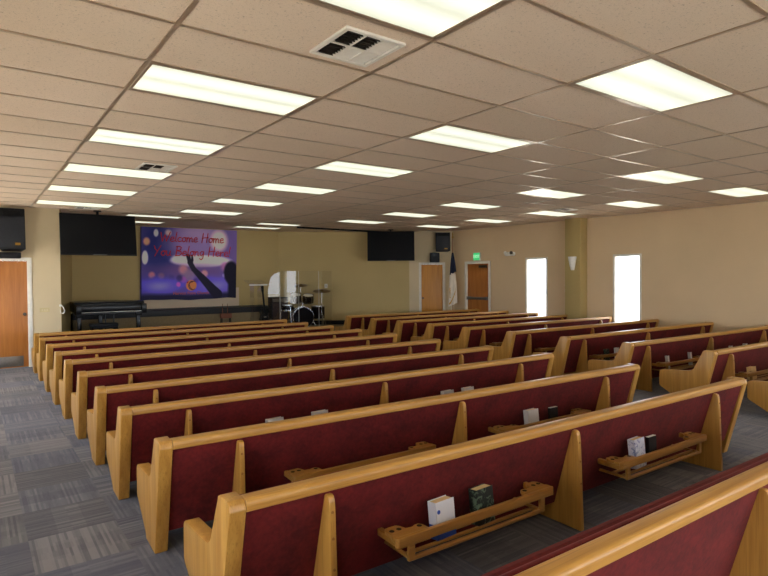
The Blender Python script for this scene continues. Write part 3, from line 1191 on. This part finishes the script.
GL = {
    'W': (.95, [[(0, .95), (.08, .5), (.2, 0), (.42, .72), (.6, .02), (.78, .55), (.92, 1.02)]]),
    'Y': (.66, [[(0, .98), (.12, .68), (.28, .5)], [(.62, 1.02), (.42, .62), (.22, .2), (.12, -.05)]]),
    'H': (.72, [[(.1, 1.0), (.06, .5), (.02, -.02)], [(.6, 1.02), (.56, .5), (.52, 0)], [(.02, .46), (.3, .52), (.66, .56)]]),
    'B': (.62, [[(.1, .98), (.06, .5), (.02, 0)], [(-.02, .94), (.3, 1.0), (.5, .86), (.42, .62), (.12, .52), (.46, .46), (.56, .24), (.38, .04), (-.02, .0)]]),
    'e': (.48, [[(.06, .24), (.24, .26), (.40, .34), (.34, .5), (.18, .5), (.05, .3), (.08, .08), (.24, .0), (.46, .1)]]),
    'l': (.26, [[(.16, 1.0), (.1, .5), (.08, .1), (.2, 0)]]),
    'c': (.45, [[(.40, .42), (.26, .5), (.08, .38), (.05, .16), (.18, .0), (.42, .08)]]),
    'o': (.50, [[(.24, .5), (.07, .38), (.05, .14), (.2, .0), (.38, .1), (.42, .34), (.24, .5), (.46, .46)]]),
    'm': (.72, [[(.04, .5), (.04, 0), (.06, .3), (.2, .5), (.3, .4), (.3, 0), (.33, .3), (.48, .5), (.58, .38), (.58, .06), (.68, .02)]]),
    'n': (.50, [[(.04, .5), (.04, 0), (.07, .3), (.22, .5), (.34, .4), (.35, .06), (.46, .02)]]),
    'u': (.52, [[(.04, .5), (.05, .16), (.16, 0), (.32, .1), (.4, .5), (.38, .1), (.48, .02)]]),
    'g': (.50, [[(.4, .44), (.22, .5), (.06, .34), (.08, .1), (.24, .04), (.4, .3), (.42, .48), (.38, -.2), (.22, -.38), (.04, -.26)]]),
    'r': (.42, [[(.06, .5), (.06, 0), (.1, .3), (.24, .48), (.4, .44)]]),
    '!': (.25, [[(.18, 1.02), (.12, .6), (.08, .26)], [(.05, .06), (.04, -.02)]]),
    ' ': (.42, []),
}


def script_line(name, text, x0, x1, z0, h, parent):
    total = sum(GL[c][0] for c in text)
    sx = (x1 - x0) / total
    b = MB(); w = .022
    x = x0
    y = BY - .026
    for c in text:
        wd, strokes = GL[c]
        for st in strokes:
            pts = [(x + p[0] * sx + p[1] * h * .10, z0 + p[1] * h) for p in st]
            for (p, q) in zip(pts, pts[1:]):
                d = Vector((q[0] - p[0], q[1] - p[1]))
                if d.length < 1e-5:
                    continue
                nrm = Vector((-d.y, d.x)).normalized() * w / 2
                b.prism([(p[0] + nrm.x, p[1] + nrm.y), (q[0] + nrm.x, q[1] + nrm.y), (q[0] - nrm.x, q[1] - nrm.y), (p[0] - nrm.x, p[1] - nrm.y)], 'y', y, y + .003)
            for p in pts:
                b.prism([(p[0] + w / 2 * math.cos(a * math.pi / 4), p[1] + w / 2 * math.sin(a * math.pi / 4)) for a in range(8)], 'y', y - .0004, y + .0026)
        x += wd * sx
    return b.build(name, M['red_ink'], parent)


BAN = banner()
o = script_line('lettering', 'Welcome Home', 3.00, 4.66, 2.565, .24, BAN); o['label'] = 'red handwritten line reading Welcome Home'
o = script_line('lettering', 'You Belong Here!', 2.83, 4.84, 2.20, .25, BAN); o['label'] = 'red handwritten line reading You Belong Here!'
text_mesh('lettering', 'Harvest Point Church', .105, M['orange_ink'], BAN,
          Matrix.Translation((3.765, BY - .030, 1.225)) @ Matrix.Rotation(math.pi / 2, 4, 'X'))

# ------------------------------------------------------------------ stage furniture
SZ = STAGE_Z
# piano: keyboard faces the pews
t = thing('piano', 'black grand piano on the stage below the left television', 'piano', (.78, 9.10, SZ))
b = MB()
rim = [(0, .02), (1.34, .02), (1.34, .45), (1.30, .62), (1.20, .74), (1.08, .82), (.95, .98), (.75, 1.12), (.5, 1.16), (.28, 1.08), (.08, .92), (0, .75)]
b.prism([(x, y + .18) for x, y in rim], 'z', .70, .885, .01, 2)
b.box(0, .10, -.03, .22, .66, .86, .015, 2); b.box(1.24, 1.34, -.03, .22, .66, .86, .015, 2)
b.box(.0, 1.34, -.03, .22, .655, .69, .006, 2)
b.box(.10, 1.24, -.028, -.012, .68, .703, .003, 1)
b.build('case', M['black_gloss'], t)
b = MB(); b.prism([(x, y + .18) for x, y in rim], 'z', .887, .91, .006, 2)
b.build('lid', M['black_gloss'], t)
b = MB(); b.box(.102, 1.238, .0, .215, .713, .845, .012, 2)
b.build('fallboard', M['black_gloss'], t)
b = MB()
for i in range(52):
    x = .105 + i * (1.13 / 52)
    b.box(x, x + 1.13 / 52 - .001, -.01, .15, .69, .711, .001, 1)
o = b.build('white_keys', M['white_plastic'], t)
for (x, y) in ((.07, .14), (1.20, .14), (.62, 1.1)):
    b = MB(); b.prism([(x - .04, y - .04), (x + .04, y - .04), (x + .04, y + .04), (x - .04, y + .04)], 'z', .06, .68, .012, 2)
    b.tube((x, y, 0), (x, y, .07), .024); b.box(x - .06, x + .06, y - .06, y + .06, .60, .68, .01, 2)
    b.build('leg', M['black_gloss'], t)
b = MB(); b.box(.55, .79, .30, .36, .03, .09, .005); b.box(.58, .60, .31, .33, .08, .645); b.box(.74, .76, .31, .33, .08, .645)
for x in (.61, .67, .73):
    b.box(x - .012, x + .012, .22, .31, .04, .05, .003)
b.build('pedal_lyre', M['black_gloss'], t)
t = thing('piano_bench', 'black bench standing in front of the piano keyboard', 'bench', (.98, 8.80, SZ))
b = MB(); b.box(0, .50, -.14, .14, .44, .50, .02, 3); b.build('seat', M['black'], t)
for x in (.03, .47):
    for y in (-.11, .11):
        b = MB(); b.tube((x, y, 0), (x, y, .445), .014, .02, 10); b.build('leg', M['black_gloss'], t)
b = MB(); b.box(.02, .48, -.12, .12, .40, .44); b.build('apron', M['black_gloss'], t)

# little stand with two uprights
t = thing('wooden_stand', 'small brown box stand with two upright prongs below the banner', 'stand', (4.33, 10.36, SZ))
b = MB(); b.box(-.14, .14, -.06, .06, .36, .48, .01, 2); b.build('tray', M['brown'], t)
for x in (-.07, .06):
    b = MB(); b.tube((x, .03, .47), (x * 1.0, .035, .73), .010, .007, 8); b.build('prong', M['brown'], t)
for x, y in ((-.11, -.04), (.11, -.04), (-.11, .04), (.11, .04)):
    b = MB(); b.tube((x * 1.15, y * 1.3, 0), (x, y, .365), .012, seg=8); b.build('leg', M['black'], t)

# acrylic lectern
t = thing('lectern', 'clear acrylic lectern left of the guitar', 'lectern', (4.83, 9.62, SZ))
mm = Matrix.Translation((0, 0, 1.26)) @ Matrix.Rotation(math.radians(20), 4, 'X')
b = MB(); b.box(-.24, .24, -.18, .18, 0, .012, .002, 1, mat=mm); b.build('reading_desk', M['acrylic'], t)
b = MB(); b.box(-.24, .24, -.19, -.178, -.005, .03, .002, 1, mat=mm); b.build('page_stop', M['white_plastic'], t)
b = MB(); b.box(-.10, -.088, -.12, .12, .012, 1.25); b.box(.10, .112, -.12, .12, .012, 1.25); b.build('upright', M['acrylic'], t)
b = MB(); b.box(-.22, .22, -.2, .2, 0, .014, .003, 1); b.build('base', M['acrylic'], t)

# guitar on a stand
t = thing('guitar', 'black electric guitar upright on a floor stand beside the drum shield', 'guitar', (5.32, 10.16, SZ), .1)
b = MB()
body = [(-.10, .02), (-.155, .08), (-.165, .16), (-.13, .24), (-.12, .30), (-.145, .37), (-.12, .43), (-.06, .42), (-.03, .38), (.03, .38), (.07, .44), (.13, .42), (.14, .35), (.115, .29), (.135, .22), (.17, .15), (.155, .07), (.10, .02), (0, .0)]
mg = Matrix.Translation((0, -.02, .14)) @ Matrix.Rotation(math.radians(-10), 4, 'X')
b.prism(body, 'y', -.02, .024, .008, 2, mat=mg); b.build('body', M['black_gloss'], t)
b = MB(); b.box(-.026, .026, -.034, -.016, .30, .88, .004, 1, mat=mg); b.build('neck', M['black'], t)
b = MB(); b.prism([(-.03, .88), (.03, .88), (.045, 1.02), (.02, 1.07), (-.035, 1.05)], 'y', -.032, -.014, .003, 1, mat=mg)
for k in range(6):
    b.tube(mg @ Vector((-.045, -.023, .90 + k * .022)), mg @ Vector((-.03, -.023, .90 + k * .022)), .006, seg=8)
b.build('headstock', M['black'], t)
b = MB(); b.box(-.04, .04, -.028, -.02, .10, .125, .002, 1, mat=mg); b.box(-.035, .035, -.026, -.02, .20, .225, .002, 1, mat=mg); b.build('bridge_and_pickups', M['chrome'], t)
b = MB()
b.path([(-.16, -.12, .0), (0, .05, .16), (.16, -.12, 0)], .010); b.path([(0, .24, 0), (0, .05, .16), (0, .12, .62)], .010)
b.path([(-.09, -.06, .15), (0, .05, .16), (.09, -.06, .15)], .009)
b.build('stand', M['black'], t)

# guitar amplifier
t = thing('guitar_amplifier', 'dark amplifier cabinet behind the drum shield, right of the guitar', 'amplifier', (5.78, 10.34, SZ), -.05)
b = MB(); b.box(-.235, .235, -.14, .14, .02, .86, .015, 2); b.build('cabinet', M['black'], t)
b = MB(); b.box(-.21, .21, -.146, -.138, .05, .70, .004, 1); b.build('grille', plain('worn_grille_cloth', (58, 44, 40), .8, scale=50, var=.2), t)
b = MB(); b.box(-.21, .21, -.146, -.138, .73, .82, .003, 1)
for k in range(6):
    b.tube((-.16 + k * .064, -.146, .775), (-.16 + k * .064, -.165, .775), .014, seg=10)
b.build('control_panel', M['silver_dark'], t)

# drums


def drum(b, m, r, h):
    b.lathe([(r * .96, 0), (r, .004), (r, h - .004), (r * .96, h)], 32, m)


def hoop(b, m, r, z):
    b.ring(r + .001, r + .012, z - .012, z + .012, 32, m)


face = math.radians(20)
t = thing('bass_drum', 'black bass drum with two toms mounted on it, behind the clear shield', 'drum', (6.42, 10.14, SZ), -face)
mb_ = Matrix.Translation((0, -.16, .30)) @ Matrix.Rotation(-math.pi / 2, 4, 'X')
b = MB(); drum(b, mb_, .275, .36); b.build('shell', M['black_gloss'], t)
b = MB(); hoop(b, mb_, .275, .0); hoop(b, mb_, .275, .36); b.build('hoop', M['chrome'], t)
b = MB(); b.lathe([(.262, -.004), (.262, -.001)], 32, mb_); b.build('front_head', M['drumhead'], t)
for s, (x, z) in enumerate(((-.19, .72), (.15, .70))):
    mt_ = Matrix.Translation((x, .02, z)) @ Matrix.Rotation(math.radians(16), 4, 'X')
    b = MB(); drum(b, mt_, .145, .20); tm = b.build('tom', M['black_gloss'], t)
    b = MB(); hoop(b, mt_, .145, .0); hoop(b, mt_, .145, .20); b.build('tom_hoop', M['chrome'], tm)
    b = MB(); b.lathe([(.135, .2), (.135, .204)], 24, mt_); b.build('tom_head', M['white_plastic'], tm)
    for a in range(6):
        an = a * math.pi / 3
        b2 = MB(); b2.box(-.008, .008, -.006, .006, .02, .18, .002, 1, mat=mt_ @ Matrix.Translation((.152 * math.cos(an), .152 * math.sin(an), 0)))
        b2.build('tension_rod', M['chrome'], tm)
b = MB(); b.path([(-.16, .04, .80), (-.02, .03, .74), (0, .03, .55)], .013); b.path([(.12, .04, .78), (.02, .03, .74), (0, .03, .55)], .013)
b.build('tom_holder', M['chrome'], t)
for s in (-1, 1):
    b = MB(); b.tube((s * .26, -.06, .22), (s * .36, -.16, 0), .011); b.build('spur', M['chrome'], t)


def drum_on_legs(name, label, cx, cy, r, h, z, rot=0):
    t = thing(name, label, 'drum', (cx, cy, SZ), rot)
    m = Matrix.Translation((0, 0, z))
    b = MB(); drum(b, m, r, h); b.build('shell', M['black_gloss'], t)
    b = MB(); hoop(b, m, r, .0); hoop(b, m, r, h); b.build('hoop', M['chrome'], t)
    b = MB(); b.lathe([(r * .95, h), (r * .95, h + .004)], 24, m); b.build('head', M['white_plastic'], t)
    for k in range(3):
        a = 2 * math.pi * k / 3 + .5
        b = MB(); b.tube(((r + .016) * math.cos(a), (r + .016) * math.sin(a), z + h * .6), ((r + .05) * math.cos(a), (r + .05) * math.sin(a), 0), .008)
        b.build('leg', M['chrome'], t)


drum_on_legs('snare_drum', 'small snare drum left of the bass drum on the stage', 5.86, 9.92, .15, .13, .52)
drum_on_legs('floor_tom', 'floor tom right of the bass drum on the stage', 7.06, 10.42, .19, .34, .22)


def cymbal_stand(label, cx, cy, z, r, tilt, hat=False):
    t = thing('cymbal_stand', label, 'cymbal', (cx, cy, SZ), 0, 'cymbals around the drums')
    b = MB(); b.tube((0, 0, .10), (0, 0, z), .011, .008)
    b.tube((0, 0, z), (0, 0, z + .05), .004); b.build('pole', M['chrome'], t)
    for k in range(3):
        a = 2 * math.pi * k / 3 + .3
        b = MB(); b.tube((0, 0, .42), (.18 * math.cos(a), .18 * math.sin(a), .01), .008); b.ball((.18 * math.cos(a), .18 * math.sin(a), .012), .012, 8)
        b.build('leg', M['chrome'], t)
    m = Matrix.Translation((0, 0, z)) @ Matrix.Rotation(math.radians(tilt), 4, 'Y') @ Matrix.Rotation(math.radians(10), 4, 'X')
    b = MB(); b.lathe([(r, -.004), (r, -.002), (r * .5, .012), (r * .22, .020), (r * .15, .038), (.02, .044), (0, .044)], 36, m)
    b.build('cymbal', M['bronze'], t)
    if hat:
        b = MB(); b.lathe([(.02, -.05), (r * .2, -.045), (r, -.014), (r, -.012), (.02, -.03)], 36, m); b.build('lower_cymbal', M['bronze'], t)


cymbal_stand('higher tilted cymbal on a stand behind the drum shield', 6.66, 10.70, 1.155, .20, -8)
cymbal_stand('lower flat cymbal on a stand at the right of the drums', 6.98, 10.06, 1.00, .25, -6)

t = thing('drum_throne', 'round black stool behind the drums', 'stool', (6.34, 10.80, SZ))
b = MB(); b.lathe([(.15, .46), (.17, .47), (.17, .53), (.15, .55), (0, .555)], 24); b.build('seat', M['black'], t)
b = MB(); b.tube((0, 0, .12), (0, 0, .47), .014)
b.build('post', M['chrome'], t)
for k in range(3):
    a = 2.1 * k
    b = MB(); b.tube((0, 0, .26), (.2 * math.cos(a), .2 * math.sin(a), 0.008), .010); b.build('leg', M['chrome'], t)

# clear drum shield: five hinged acrylic panels in a bowed line
t = thing('drum_shield', 'clear acrylic drum shield of hinged panels in front of the drums', 'drum shield', (0, 0, SZ))
pts = [(5.17, 9.66), (5.46, 9.55), (6.06, 9.674), (6.66, 9.66), (7.13, 9.766)]
Hs = [1.52, 1.555, 1.555, 1.555]
for i, (p, q) in enumerate(zip(pts, pts[1:])):
    d = Vector((q[0] - p[0], q[1] - p[1], 0)); L = d.length
    m = Matrix.Translation((p[0], p[1], 0)) @ Matrix.Rotation(math.atan2(d.y, d.x), 4, 'Z')
    b = MB(); rr = .10
    h = Hs[i]
    poly = [(.008, .01), (L - .008, .01), (L - .008, h), (.008, h)]
    if i == 0:
        poly = [(.008, .01), (L - .008, .01), (L - .008, h), (L * .55, h - .03), (L * .22, h - .16), (.03, h - .36), (.008, h - .5)]
    b.prism(poly, 'y', -.003, .003, 0, mat=m)
    b.build('panel', M['acrylic'], t)
    if i > 0:
        b = MB(); b.box(-.006, .006, -.006, .006, .0, min(h, Hs[i - 1]), .002, 1, mat=m); b.build('hinge_strip', plain('cloudy_edge', (190, 186, 176), .3) if i == 1 else bpy.data.materials['cloudy_edge'], t)

# cable loop by the wall at the left stage edge
b = MB()
b.path([(.475, 8.585, 1.12), (.50, 8.56, 1.08), (.52, 8.55, 1.02), (.50, 8.555, .97), (.46, 8.58, .98), (.455, 8.592, 1.03)], .007)
b.box(.44, .475, 8.60, 8.619, 1.10, 1.14, .003)
o = b.build('hanging_cable', M['white_plastic']); tag(o, 'small white cable loop on the wall edge left of the piano', 'cable')
b = MB(); b.box(.12, .28, VF - .008, VF, 1.005, 1.085, .002, 1)
o = b.build('switch_plate', plain('ivory_plastic', (206, 188, 140), .5)); tag(o, 'ivory switch plate right of the left door', 'switch')
b = MB()
for x in (.16, .20, .24):
    b.box(x - .008, x + .008, VF - .013, VF - .006, 1.03, 1.06, .001, 1)
b.build('toggle', plain('ivory_toggle', (220, 204, 160), .4), o)
# outlet on the slanted stage wall
b = MB(); mo = MSR @ Matrix.Translation((1.38, 0, 1.36)); b.box(-.04, .04, -.008, 0.0, -.06, .06, .002, 1, mat=mo)
o = b.build('outlet_plate', M['white_plastic']); tag(o, 'pale outlet plate on the slanted olive wall right of the cymbals', 'outlet')
b = MB()
for z in (-.022, .022):
    b.box(-.012, .012, -.010, -.007, z - .012, z + .012, mat=mo)
b.build('socket', M['hole'], o)

# ------------------------------------------------------------------ right wall fittings
t = thing('exit_sign', 'green lit exit sign over the door with the panic bar', 'sign', (UR - .0555, 7.55, 2.165), -math.pi / 2)
b = MB(); b.box(-.125, .125, 0, .055, -.11, .11, .006, 2); b.build('housing', M['white_plastic'], t)
b = MB(); b.box(-.117, .117, -.003, .001, -.102, .102); b.build('face', M['exit_green'], t)
text_mesh('lettering', 'EXIT', .115, M['exit_text'], t, Matrix.Translation((0, -.004, 0)) @ Matrix.Rotation(math.pi / 2, 4, 'X'))

t = thing('wall_mounted_emergency_light', 'white two-lamp emergency light right of the exit sign', 'light', (UR - .0, 6.39, 2.20), -math.pi / 2)
b = MB(); b.prism([(-.16, -.03), (-.13, -.055), (.13, -.055), (.16, -.03), (.16, .03), (.12, .05), (-.12, .05), (-.16, .03)], 'y', -.06, 0, .008, 2); b.build('housing', M['white_plastic'], t)
for s in (-1, 1):
    b = MB(); b.lathe([(.03, 0), (.045, .03), (.045, .05), (.036, .052)], 20, Matrix.Translation((s * .10, -.06, .02)) @ Matrix.Rotation(math.radians(80), 4, 'X'))
    b.build('lamp_head', M['white_plastic'] if s < 0 else M['silver_dark'], t)

t = thing('wall_sconce', 'white stepped wall sconce on the olive pilaster', 'sconce', (10.389, 4.335, 1.90), -math.pi / 2)
b = MB()
prof = [(.035, -.17), (.05, -.12), (.05, -.115), (.065, -.06), (.065, -.05), (.085, .03), (.085, .04), (.10, .13), (.10, .15), (.09, .15)]
rings = []
b.prism([(-.04, -.16), (.04, -.16), (.105, .15), (-.105, .15)], 'y', -.02, 0, .003, 1)
b.build('back_plate', M['white'], t)
for i, (z0, z1, r0, r1) in enumerate(((-.16, -.08, .038, .055), (-.08, .0, .058, .075), (.0, .08, .076, .09), (.08, .155, .09, .105))):
    b = MB()
    seg = 12
    lo = [(r0 * math.cos(math.pi + math.pi * k / seg), r0 * .9 * math.sin(math.pi + math.pi * k / seg)) for k in range(seg + 1)]
    hi = [(r1 * math.cos(math.pi + math.pi * k / seg), r1 * .9 * math.sin(math.pi + math.pi * k / seg)) for k in range(seg + 1)]
    A = [b.bm.verts.new((x, y - .02, z0)) for x, y in lo]; B = [b.bm.verts.new((x, y - .02, z1)) for x, y in hi]
    fs = [b.bm.faces.new((A[k], A[k + 1], B[k + 1], B[k])) for k in range(seg)]
    fs += [b.bm.faces.new(A[::-1]), b.bm.faces.new(B), b.bm.faces.new((A[0], B[0], B[-1], A[-1]))]
    bmesh.ops.recalc_face_normals(b.bm, faces=fs)
    b.build('shade_tier', M['white_plastic'], t)

b = MB()
b.path([(UR - .02, 4.70, 1.39), (UR - .03, 4.695, 1.33), (UR - .022, 4.71, 1.25), (UR - .03, 4.69, 1.20)], .012)
b.box(UR - .03, UR - .001, 4.68, 4.72, 1.36, 1.40, .004)
o = b.build('hanging_cable', M['white_plastic']); tag(o, 'short pale cord hanging on the wall beside the pilaster', 'cord')

# flag on a pole in the corner
FX, FY = 10.25, 8.23
t = thing('church_flag', 'white flag with dark canton and gold fringe on a pole in the front right corner', 'flag', (FX, FY, 0), -YAW)
b = MB(); b.lathe([(.14, 0), (.14, .02), (.06, .05), (.03, .07), (.022, .14)], 28); b.build('base', M['brass'], t)
b = MB(); b.tube((0, 0, .1), (0, 0, 2.72), .014); b.build('pole', plain('pole_wood', (150, 96, 52), .4), t)
b = MB(); b.lathe([(.016, 2.70), (.03, 2.74), (.012, 2.78), (.02, 2.82), (0, 2.90)], 16); b.build('finial', M['brass'], t)


def drape(z0, z1, w0, w1, off=0.0, sx=0.0):
    bm = MB()
    nz, na = 24, 40
    rings = []
    for j in range(nz + 1):
        f = j / nz
        z = z1 + (z0 - z1) * f
        w = w0 + (w1 - w0) * f ** .8
        ring = []
        for k in range(na):
            a = 2 * math.pi * k / na
            fold = 1 + .22 * math.sin(5 * a + f * 2.2) * min(1, f * 3 + .15)
            ring.append(bm.bm.verts.new((sx * f + (w + off) * fold * math.cos(a), (w * .62 + off) * fold * math.sin(a), z + .05 * math.cos(a) * f)))
        rings.append(ring)
    for A, B in zip(rings, rings[1:]):
        for k in range(na):
            q = (k + 1) % na
            bm.bm.faces.new((A[k], A[q], B[q], B[k]))
    bm.bm.faces.new(rings[0]); bm.bm.faces.new(rings[-1][::-1])
    bmesh.ops.recalc_face_normals(bm.bm, faces=bm.bm.faces[:])
    return bm


o = drape(1.70, 2.30, .022, .085, 0, .0).build('canton', M['navy'], t); o['label'] = 'dark navy top of the flag'
drape(.80, 1.71, .078, .115, 0, -.01).build('field', M['cloth'], t)
b = MB()
for k in range(30):
    f = k / 29
    x = -.11 + .17 * f
    z = .86 + .34 * f ** 1.6
    b.tube((x, -.088 - .01 * math.sin(k), z), (x - .006, -.09, z - .055), .007, .004, 6)
    b.tube((-.085 + .07 * f * 0 + .01 * math.sin(k * 1.3), -.082, 1.0 + .3 * f), (-.10, -.084, .985 + .3 * f), .006, .004, 6)
b.build('fringe', M['gold'], t)['kind'] = 'stuff'

# ------------------------------------------------------------------ light, world, camera
w = bpy.data.worlds.new('World'); S.world = w; w.use_nodes = True
bg = w.node_tree.nodes['Background']
bg.inputs[0].default_value = (0.93, 0.96, 1.0, 1)
bg.inputs[1].default_value = 5.6
def portal(loc, d, wx, wz):
    L = bpy.data.lights.new('daylight_portal', 'AREA')
    L.shape = 'RECTANGLE'; L.size = wx; L.size_y = wz
    L.cycles.is_portal = True
    o = bpy.data.objects.new('daylight_portal', L); COL.objects.link(o)
    o.location = loc
    o.rotation_euler = Vector(d).to_track_quat('-Z', 'Z').to_euler()


for (a, c) in WIN_R:
    portal((UR + .17, (a + c) / 2, (WZ0 + WZ1) / 2), (-1, 0, 0), c - a, WZ1 - WZ0)
for (a, c) in ADDED_WIN_L:
    portal((UL - .17, (a + c) / 2, (LZ0 + LZ1) / 2), (1, 0, 0), c - a, LZ1 - LZ0)
for (a, c) in ADDED_WIN_B:
    portal(((a + c) / 2, VB - .14, (BZ0_ + BZ1_) / 2), (0, 1, 0), c - a, BZ1_ - BZ0_)
sun = bpy.data.lights.new('sun', 'SUN'); sun.energy = 16.0; sun.angle = math.radians(.6); sun.color = (1.0, .95, .86)
so_ = bpy.data.objects.new('sun', sun); COL.objects.link(so_)
so_.rotation_euler = (Vector((.22, .20, -.95))).to_track_quat('-Z', 'Y').to_euler()

# the right wall runs a degree and a half off square: turn it and all that hangs on it
MR = Matrix.Translation((UR, 4.4, 0)) @ Matrix.Rotation(.028, 4, 'Z') @ Matrix.Translation((-UR, -4.4, 0))
bpy.context.view_layer.update()
for o in list(bpy.data.objects):
    if o.parent is None and (o.name in ('wall_right', 'trim_2', 'baseboard_right', 'pilaster', 'door_3', 'exit_sign', 'wall_mounted_emergency_light', 'wall_sconce',
                                        'window_1', 'window_2', 'window_3', 'window_4') or o.get('label', '').startswith('short pale cord')
                             or (o.name.startswith('daylight_portal') and o.location.x > UR)):
        o.matrix_world = MR @ o.matrix_world

cam = bpy.data.cameras.new('camera')
co = bpy.data.objects.new('camera', cam); COL.objects.link(co)
R = [[0.8062460584202457, -0.5915386002811839, -0.007026923878606133], [0.0179712776926625, 0.012618013856620569, 0.999758880382869],
     [0.5913073028974961, 0.8061779394796734, -0.02080392838857441]]
m = Matrix(((R[0][0], R[1][0], -R[2][0], -0.8806), (R[0][1], R[1][1], -R[2][1], -3.6007), (R[0][2], R[1][2], -R[2][2], EYE), (0, 0, 0, 1)))
co.matrix_world = m
cam.sensor_width = 36.0
cam.lens = 36.0 * 560.918 / 768
cam.clip_start = 0.05
S.camera = co
S.view_settings.view_transform = 'Standard'
S.view_settings.look = 'None'
S.view_settings.exposure = 0.47
S.view_settings.gamma = 1.0
S.view_settings.use_curve_mapping = False
S.cycles.max_bounces = 8
S.cycles.diffuse_bounces = 5
S.cycles.transparent_max_bounces = 16
S.cycles.use_denoising = True
S.cycles.sample_clamp_indirect = 6.0
